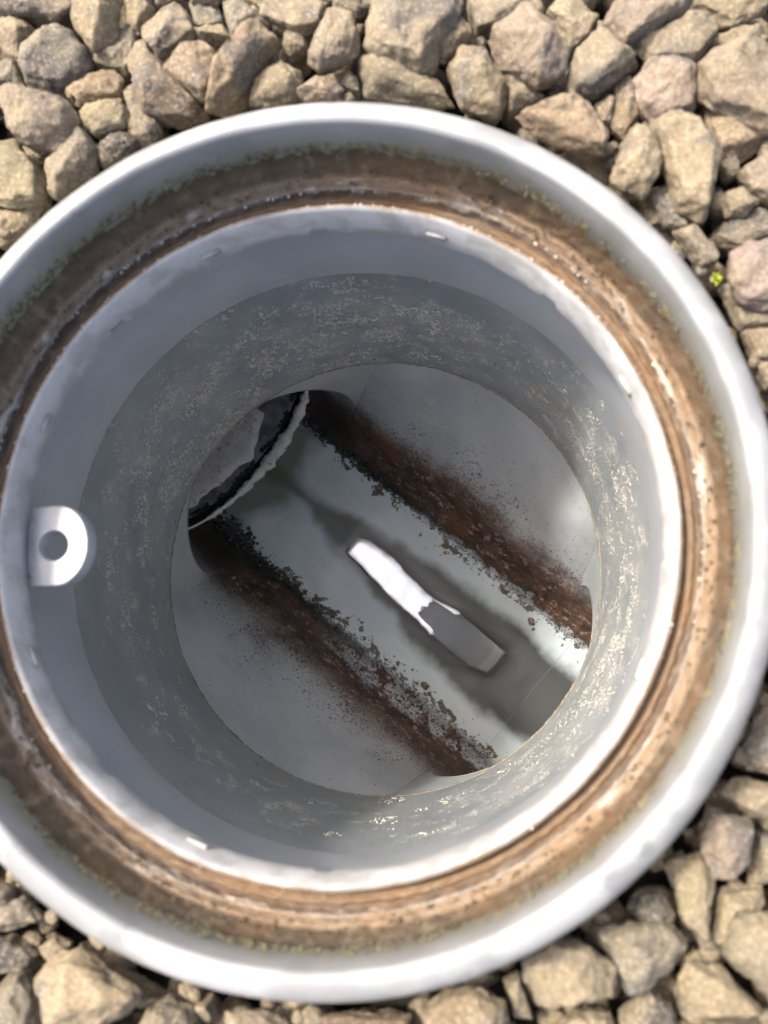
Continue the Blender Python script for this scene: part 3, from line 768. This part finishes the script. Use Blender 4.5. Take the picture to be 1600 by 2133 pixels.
# sealant bead across the joint, and the smeared patch beyond it
def sealant_bead():
    vs, fs = [], []; N, m = 200, 10
    for i in range(N+1):
        a = R(-80)+R(160)*i/N; q = Vector((a*7, 3, 1))
        wv_ = .0058-.0048*abs(a-.28)+.0022*fbm(q*1.5, 4)+.0008*fbm(q*5, 2); th_ = .0030+.0012*fbm(q*2.2+Vector((9, 9, 9)), 4)
        wv_ = max(wv_, .0007); th_ = min(th_, .0012+wv_*.6)
        for j in range(m):
            b = 2*math.pi*j/m; dv = wv_*math.cos(b)*(1+.15*fbm(Vector((a*14, b, 5)))); dr_ = th_*math.sin(b)
            rr_ = .0795-dr_; vs.append((-.1490+dv, rr_*math.sin(a), ZC-rr_*math.cos(a)))
    for i in range(N):
        for j in range(m): fs.append((i*m+j, i*m+(j+1) % m, (i+1)*m+(j+1) % m, (i+1)*m+j))
    return mesh('sealant_bead', vs, fs)
o = link('sealant_bead', sealant_bead(), M_SEAL, CH); o.rotation_euler = (0, 0, TH)
def sealant_patch():
    NU, NV = 90, 60; vs, fs, keep = [], [], {}
    for i in range(NU+1):
        a = R(-52)+R(80)*i/NU
        edge = .1665+.0045*noise.noise(Vector((a*3.1, 2, 0)))+.0035*noise.noise(Vector((a*7, 4, 0)))+.012*max(0, (a-R(-4)))**1.0*1.2
        edge -= .0065*math.exp(-((a-R(2))/.10)**2)
        for j in range(NV+1):
            v = edge+(.26-edge)*(j/NV)**1.6
            t_ = .0018*min(1, ((v-edge)/.007))**.7+.0006*fbm(Vector((v*160, a*10, 0)), 4)*min(1, (v-edge)/.003)
            rr_ = .0806-t_-.0002
            vs.append((-v, rr_*math.sin(a), ZC-rr_*math.cos(a)))
    for i in range(NU):
        for j in range(NV):
            a = i*(NV+1)+j; fs.append((a, a+1, a+NV+2, a+NV+1))
    return mesh('sealant_smear', vs, fs)
o = link('sealant_smear', sealant_patch(), M_SEAL, CH); o.rotation_euler = (0, 0, TH)
sp = []
for _ in range(1100):
    a = random.uniform(-1.1, 1.1); v = .157+.004*noise.noise(Vector((a*4, 7, 1)))+abs(random.gauss(0, .0016))
    if noise.noise(Vector((a*6, 1, 9))) < random.uniform(-.45, .2): continue
    sp.append(((-v, .0800*math.sin(a), ZC-.0800*math.cos(a)), random.uniform(.0003, .0013), .6))
JOINT_SLIME = sp
# fine moulding lines across the channel
def tube(name, pts, r, m=5):
    vs, fs = [], []
    for i, p in enumerate(pts):
        d = (pts[min(i+1, len(pts)-1)]-pts[max(i-1, 0)]).normalized(); s1 = d.orthogonal().normalized(); s2 = d.cross(s1)
        for j in range(m):
            b = 2*math.pi*j/m; vs.append(p+(s1*math.cos(b)+s2*math.sin(b))*r)
    for i in range(len(pts)-1):
        for j in range(m): fs.append((i*m+j, i*m+(j+1) % m, (i+1)*m+(j+1) % m, (i+1)*m+j))
    return mesh(name, vs, fs)
for vv in (-.107, .1285):
    pts = [Vector((vv+.0015*math.cos(a*2), .0799*math.sin(a), ZC-.0799*math.cos(a))) for a in [R(-38+76*k/50) for k in range(51)]]
    o = link('mould_line', tube('mould_line', pts, .00010), M_LINE, CH); o.rotation_euler = (0, 0, TH)

# loose crumbs, moss and lime: too many to count
def blobs(name, spots, mat, label, sub=1):
    proto = bmesh.new(); bmesh.ops.create_icosphere(proto, subdivisions=sub, radius=1)
    V = [v_.co.copy() for v_ in proto.verts]; F = [tuple(v_.index for v_ in f.verts) for f in proto.faces]; proto.free()
    vs, fs = [], []
    for (p, s, sq) in spots:
        off = len(vs); rot = Matrix.Rotation(random.uniform(0, 6.28), 3, 'Z')
        for q in V:
            k = s*(1+random.uniform(-.25, .25)); vs.append(Vector(p)+rot @ Vector((q.x*k*random.uniform(.8, 1.2), q.y*k, q.z*k*sq)))
        fs += [tuple(i+off for i in f) for f in F]
    o = link(name, mesh(name, vs, fs), mat, CH, label=label); o['kind'] = 'stuff'; return o
sp = []
for _ in range(3300):
    a = random.uniform(0, 6.283); d = noise.noise(Vector((math.cos(a)*3, math.sin(a)*3, 4)))+.28+.45*max(0, math.cos(a-R(115)))+.25*max(0, math.cos(a-R(-110)))
    if random.random() > d: continue
    r = random.uniform(.1298, .1308); sp.append(((r*math.cos(a), r*math.sin(a), random.gauss(.2135, .0016)), random.uniform(.00018, .0006), .8))
blobs('moss_fringe', sp, M_MOSS, 'green and tan moss clinging round the groove under the rim')
sp = []
for _ in range(900):
    a = random.uniform(0, 6.283); r = random.choice((random.uniform(.1205, .1262), random.uniform(.1275, .1300)))
    z = .1897 if r < .127 else .194+(r-.1272)*3.0
    sp.append(((r*math.cos(a), r*math.sin(a), z), random.uniform(.0002, .0008), .6))
blobs('silt_crumbs', sp, M_CRUMB, 'brown crumbs of dried silt in the seat groove')
sp = []
for _ in range(500):
    a = random.gauss(R(100), 1.1); r = random.choice((random.uniform(.1192, .1205), random.uniform(.1264, .1276), random.uniform(.1192, .1205)))
    z = .1965 if r < .121 else .1928
    if r < .121: z = .1965-(r-.1192)*3
    sp.append(((r*math.cos(a), r*math.sin(a), z), random.uniform(.0002, .00065), .6))
blobs('lime_specks', sp, M_FLAKE, 'pale lime specks along the collar edge')
def flake_spots(n):
    out = []; rnd = random.Random(21)
    while len(out) < n:
        a = rnd.uniform(0, 6.283); z = rnd.uniform(.003, .122); ca, sa = math.cos(a), math.sin(a)
        dn = .75*noise.fractal(Vector((ca*6, sa*6, z*55)), 1, 2, 4)
        dn += .22*max(0, math.cos(a-R(-5)))**2+.20*max(0, math.cos(a-R(-62)))**2+.26*max(0, math.cos(a-R(100)))+.26*max(0, math.cos(a-R(160)))
        dn -= .34*max(0, math.cos(a-R(-128)))+.35*max(0, (z-.085)/.04)
        if rnd.random()*.55 > dn-.16: continue
        L = rnd.choice((1, 1, 2, 3, 4, 7)); b = rnd.choice((1.57, rnd.uniform(0, 6.283))); s_ = rnd.uniform(.00008, .00022)*(2.0 if ca < .3 else .95)
        for q in range(L):
            out.append(((.1291*math.cos(a), .1291*math.sin(a), z), s_*rnd.uniform(.5, 1.3), .9))
            b += rnd.gauss(0, .45); a += math.cos(b)*s_*1.3/.129; z += math.sin(b)*s_*1.3
            if rnd.random() < .12: s_ *= rnd.uniform(.7, 1.5)
            z = min(max(z, .002), .125)
    return out
blobs('lime_crust', flake_spots(24000), M_FLAKE, 'pale flecks of lime crust on the grey shaft wall', 1)
o = blobs('joint_slime', JOINT_SLIME, M_SLIME, 'black slime clinging in the pipe joint'); o.rotation_euler = (0, 0, TH)
# bubbles and slime in the channel, placed in channel coordinates
def ch_pt(v, u, dz=0): return (v, u, floor_z(u, v)+dz)
sp = []
for side in (-1, 1):
    for _ in range(1500):
        v = random.uniform(-.148, .135); a = .0535+random.gauss(0, .0016)+.002*noise.noise(Vector((v*60, side*3, 0)))
        k = 1.6 if (v < -.06) else .7
        if random.random() > (.9 if v < -.03 else .35): continue
        sp.append((ch_pt(v, side*a), random.uniform(.0003, .0010)*k, .5))
for _ in range(160):
    v = random.gauss(-.128, .010); u = random.gauss(-.051, .0035); sp.append((ch_pt(v, u, .0005), random.uniform(.001, .0024), .6))
o = blobs('waterline_slime', sp, M_SLIME, 'black slime along both edges of the water'); o.rotation_euler = (0, 0, TH)
sp = []
for _ in range(3600):
    side = random.choice((-1, -1, 1)); v = random.uniform(-.13, .13); h = abs(random.gauss(0, 1))
    if noise.noise(Vector((v*55, side*9+h, 2))) < random.uniform(-.5, .4): continue
    u = side*(.053-.004*h) if random.random() < .25 else side*(.057+(.016 if side < 0 else .007)*h)
    if abs(u) > .1 or math.hypot(u, v) > .128: continue
    sp.append((ch_pt(v, u, .0001), random.choice((.00015, .0002, .0003, .00045, .0007))*random.uniform(.8, 1.2), .5))
o = blobs('rust_brown_grit', sp, mat_plain('brown_grit', (.055, .030, .018), .35, .5, 500, .6), 'brown grit scattered on the channel flanks'); o.rotation_euler = (0, 0, TH)
M_BUB = NT('clear_bubble').fin((.75, .78, .78), .04, None, .8, Transmission_Weight=.85, IOR=1.2)
def ico(name, r, sq, mat, v, u, dz=0, sub=3, lump=.0, label=None):
    bm = bmesh.new(); bmesh.ops.create_icosphere(bm, subdivisions=sub, radius=r)
    for q in bm.verts:
        k = 1+lump*noise.noise(q.co/r*1.3+Vector((v*900, u*900, 0))); q.co = Vector((q.co.x*k, q.co.y*k*.85, q.co.z*k*sq))
    o = link(name, from_bm(name, bm), mat, CH); M_ = Matrix.Rotation(TH, 4, 'Z')
    o.location = M_ @ Vector((v, u, floor_z(u, v)+dz)); o.rotation_euler = (0, 0, random.uniform(0, 3))
    return o
for v, u, r, lump in ((.0962, .0440, .0030, .5), (.1010, .0405, .0014, .3), (.0651, -.0452, .0031, .6), (.071, -.0475, .0016, .4), (.0000, -.0442, .0022, .6), (-.003, -.0405, .0013, .4)):
    ico('slime_blob', r, .6, M_DROP, v, u, r*.3, 3, lump)
for v, u, r in ((-.0945, -.0745, .0022), (-.088, -.076, .0016), (-.0835, -.077, .0013), (-.123, -.0505, .0014), (-.118, -.051, .0011), (-.131, -.050, .0012), (-.115, -.053, .0010)):
    ico('air_bubble', r, .8, M_BUB, v, u, r*.5)

# ------------------------------------------------------------------ water and the added reflection strip in it
def water_mesh():
    vs, fs = [], []; NU, NV = 40, 160; hw = math.sqrt(RA*RA-(WL-ZC)**2)+.0006
    for j in range(NV+1):
        v = -.147+(.41+.147)*j/NV
        for i in range(NU+1):
            u = hw*(2*i/NU-1); vs.append((v, u, WL+.00015*noise.noise(Vector((v*40, u*60, 0)))))
    for j in range(NV):
        for i in range(NU):
            a = j*(NU+1)+i; fs.append((a, a+1, a+NU+2, a+NU+1))
    return mesh('water', vs, fs)
wo = link('water', water_mesh(), M_WATER); wo.rotation_euler = (0, 0, TH); wo['kind'] = 'structure'; wo['label'] = 'shallow clear water lying in the channel'
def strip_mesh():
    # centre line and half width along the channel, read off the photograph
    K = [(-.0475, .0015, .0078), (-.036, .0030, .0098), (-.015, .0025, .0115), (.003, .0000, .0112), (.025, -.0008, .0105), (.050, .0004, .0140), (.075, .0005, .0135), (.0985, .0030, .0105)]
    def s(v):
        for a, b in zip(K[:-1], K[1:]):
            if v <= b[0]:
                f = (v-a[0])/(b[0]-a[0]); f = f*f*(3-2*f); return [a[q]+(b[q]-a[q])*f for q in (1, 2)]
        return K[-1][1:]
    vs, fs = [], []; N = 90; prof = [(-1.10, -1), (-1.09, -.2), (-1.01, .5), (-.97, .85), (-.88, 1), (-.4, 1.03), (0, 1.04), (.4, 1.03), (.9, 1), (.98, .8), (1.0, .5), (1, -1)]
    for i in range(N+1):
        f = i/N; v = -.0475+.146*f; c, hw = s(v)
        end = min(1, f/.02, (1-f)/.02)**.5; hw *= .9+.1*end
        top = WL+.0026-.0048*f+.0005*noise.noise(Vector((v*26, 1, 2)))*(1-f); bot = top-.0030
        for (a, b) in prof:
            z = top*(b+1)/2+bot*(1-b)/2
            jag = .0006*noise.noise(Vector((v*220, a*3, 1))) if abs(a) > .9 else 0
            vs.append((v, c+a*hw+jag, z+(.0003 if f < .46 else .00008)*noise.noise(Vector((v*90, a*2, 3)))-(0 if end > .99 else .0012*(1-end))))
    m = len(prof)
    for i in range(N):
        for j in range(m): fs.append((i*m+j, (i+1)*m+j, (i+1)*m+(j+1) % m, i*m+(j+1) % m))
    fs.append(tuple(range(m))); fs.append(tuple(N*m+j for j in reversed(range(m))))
    return mesh('sky_reflection_strip', vs, fs)
so_ = link('sky_reflection_strip', strip_mesh(), M_STRIP); so_.rotation_euler = (0, 0, TH); sharp(so_.data, 50)  # added in place of the sky's reflection on the water
so_['label'] = 'thin added strip painted as a bright sky reflection on the channel water, its lower end dark'; so_['category'] = 'painted reflection'

# ------------------------------------------------------------------ small things
def sprig():
    p = ray_to(1492, 582, .1925); t = thing('moss_tuft', 'tiny bright yellow-green moss tuft between stones beside the rim', 'moss', p)
    vs, fs = [], []; rnd = random.Random(4)
    for k in range(40):
        a = rnd.uniform(0, 6.28); l = rnd.uniform(.0012, .0030); w_ = .0005; e = rnd.uniform(.2, 1.2)
        d = Vector((math.cos(a)*math.cos(e), math.sin(a)*math.cos(e), math.sin(e))); sd_ = Vector((-math.sin(a), math.cos(a), 0))*w_
        o_ = len(vs); vs += [sd_*.5, -sd_*.5, d*l*.5-sd_, d*l, d*l*.5+sd_]; fs.append((o_, o_+1, o_+2, o_+3, o_+4))
    link('leaves', mesh('leaves', vs, fs), mat_plain('bright_moss', (.35, .42, .04), .6, .3, 400, .3), t, False)
sprig()
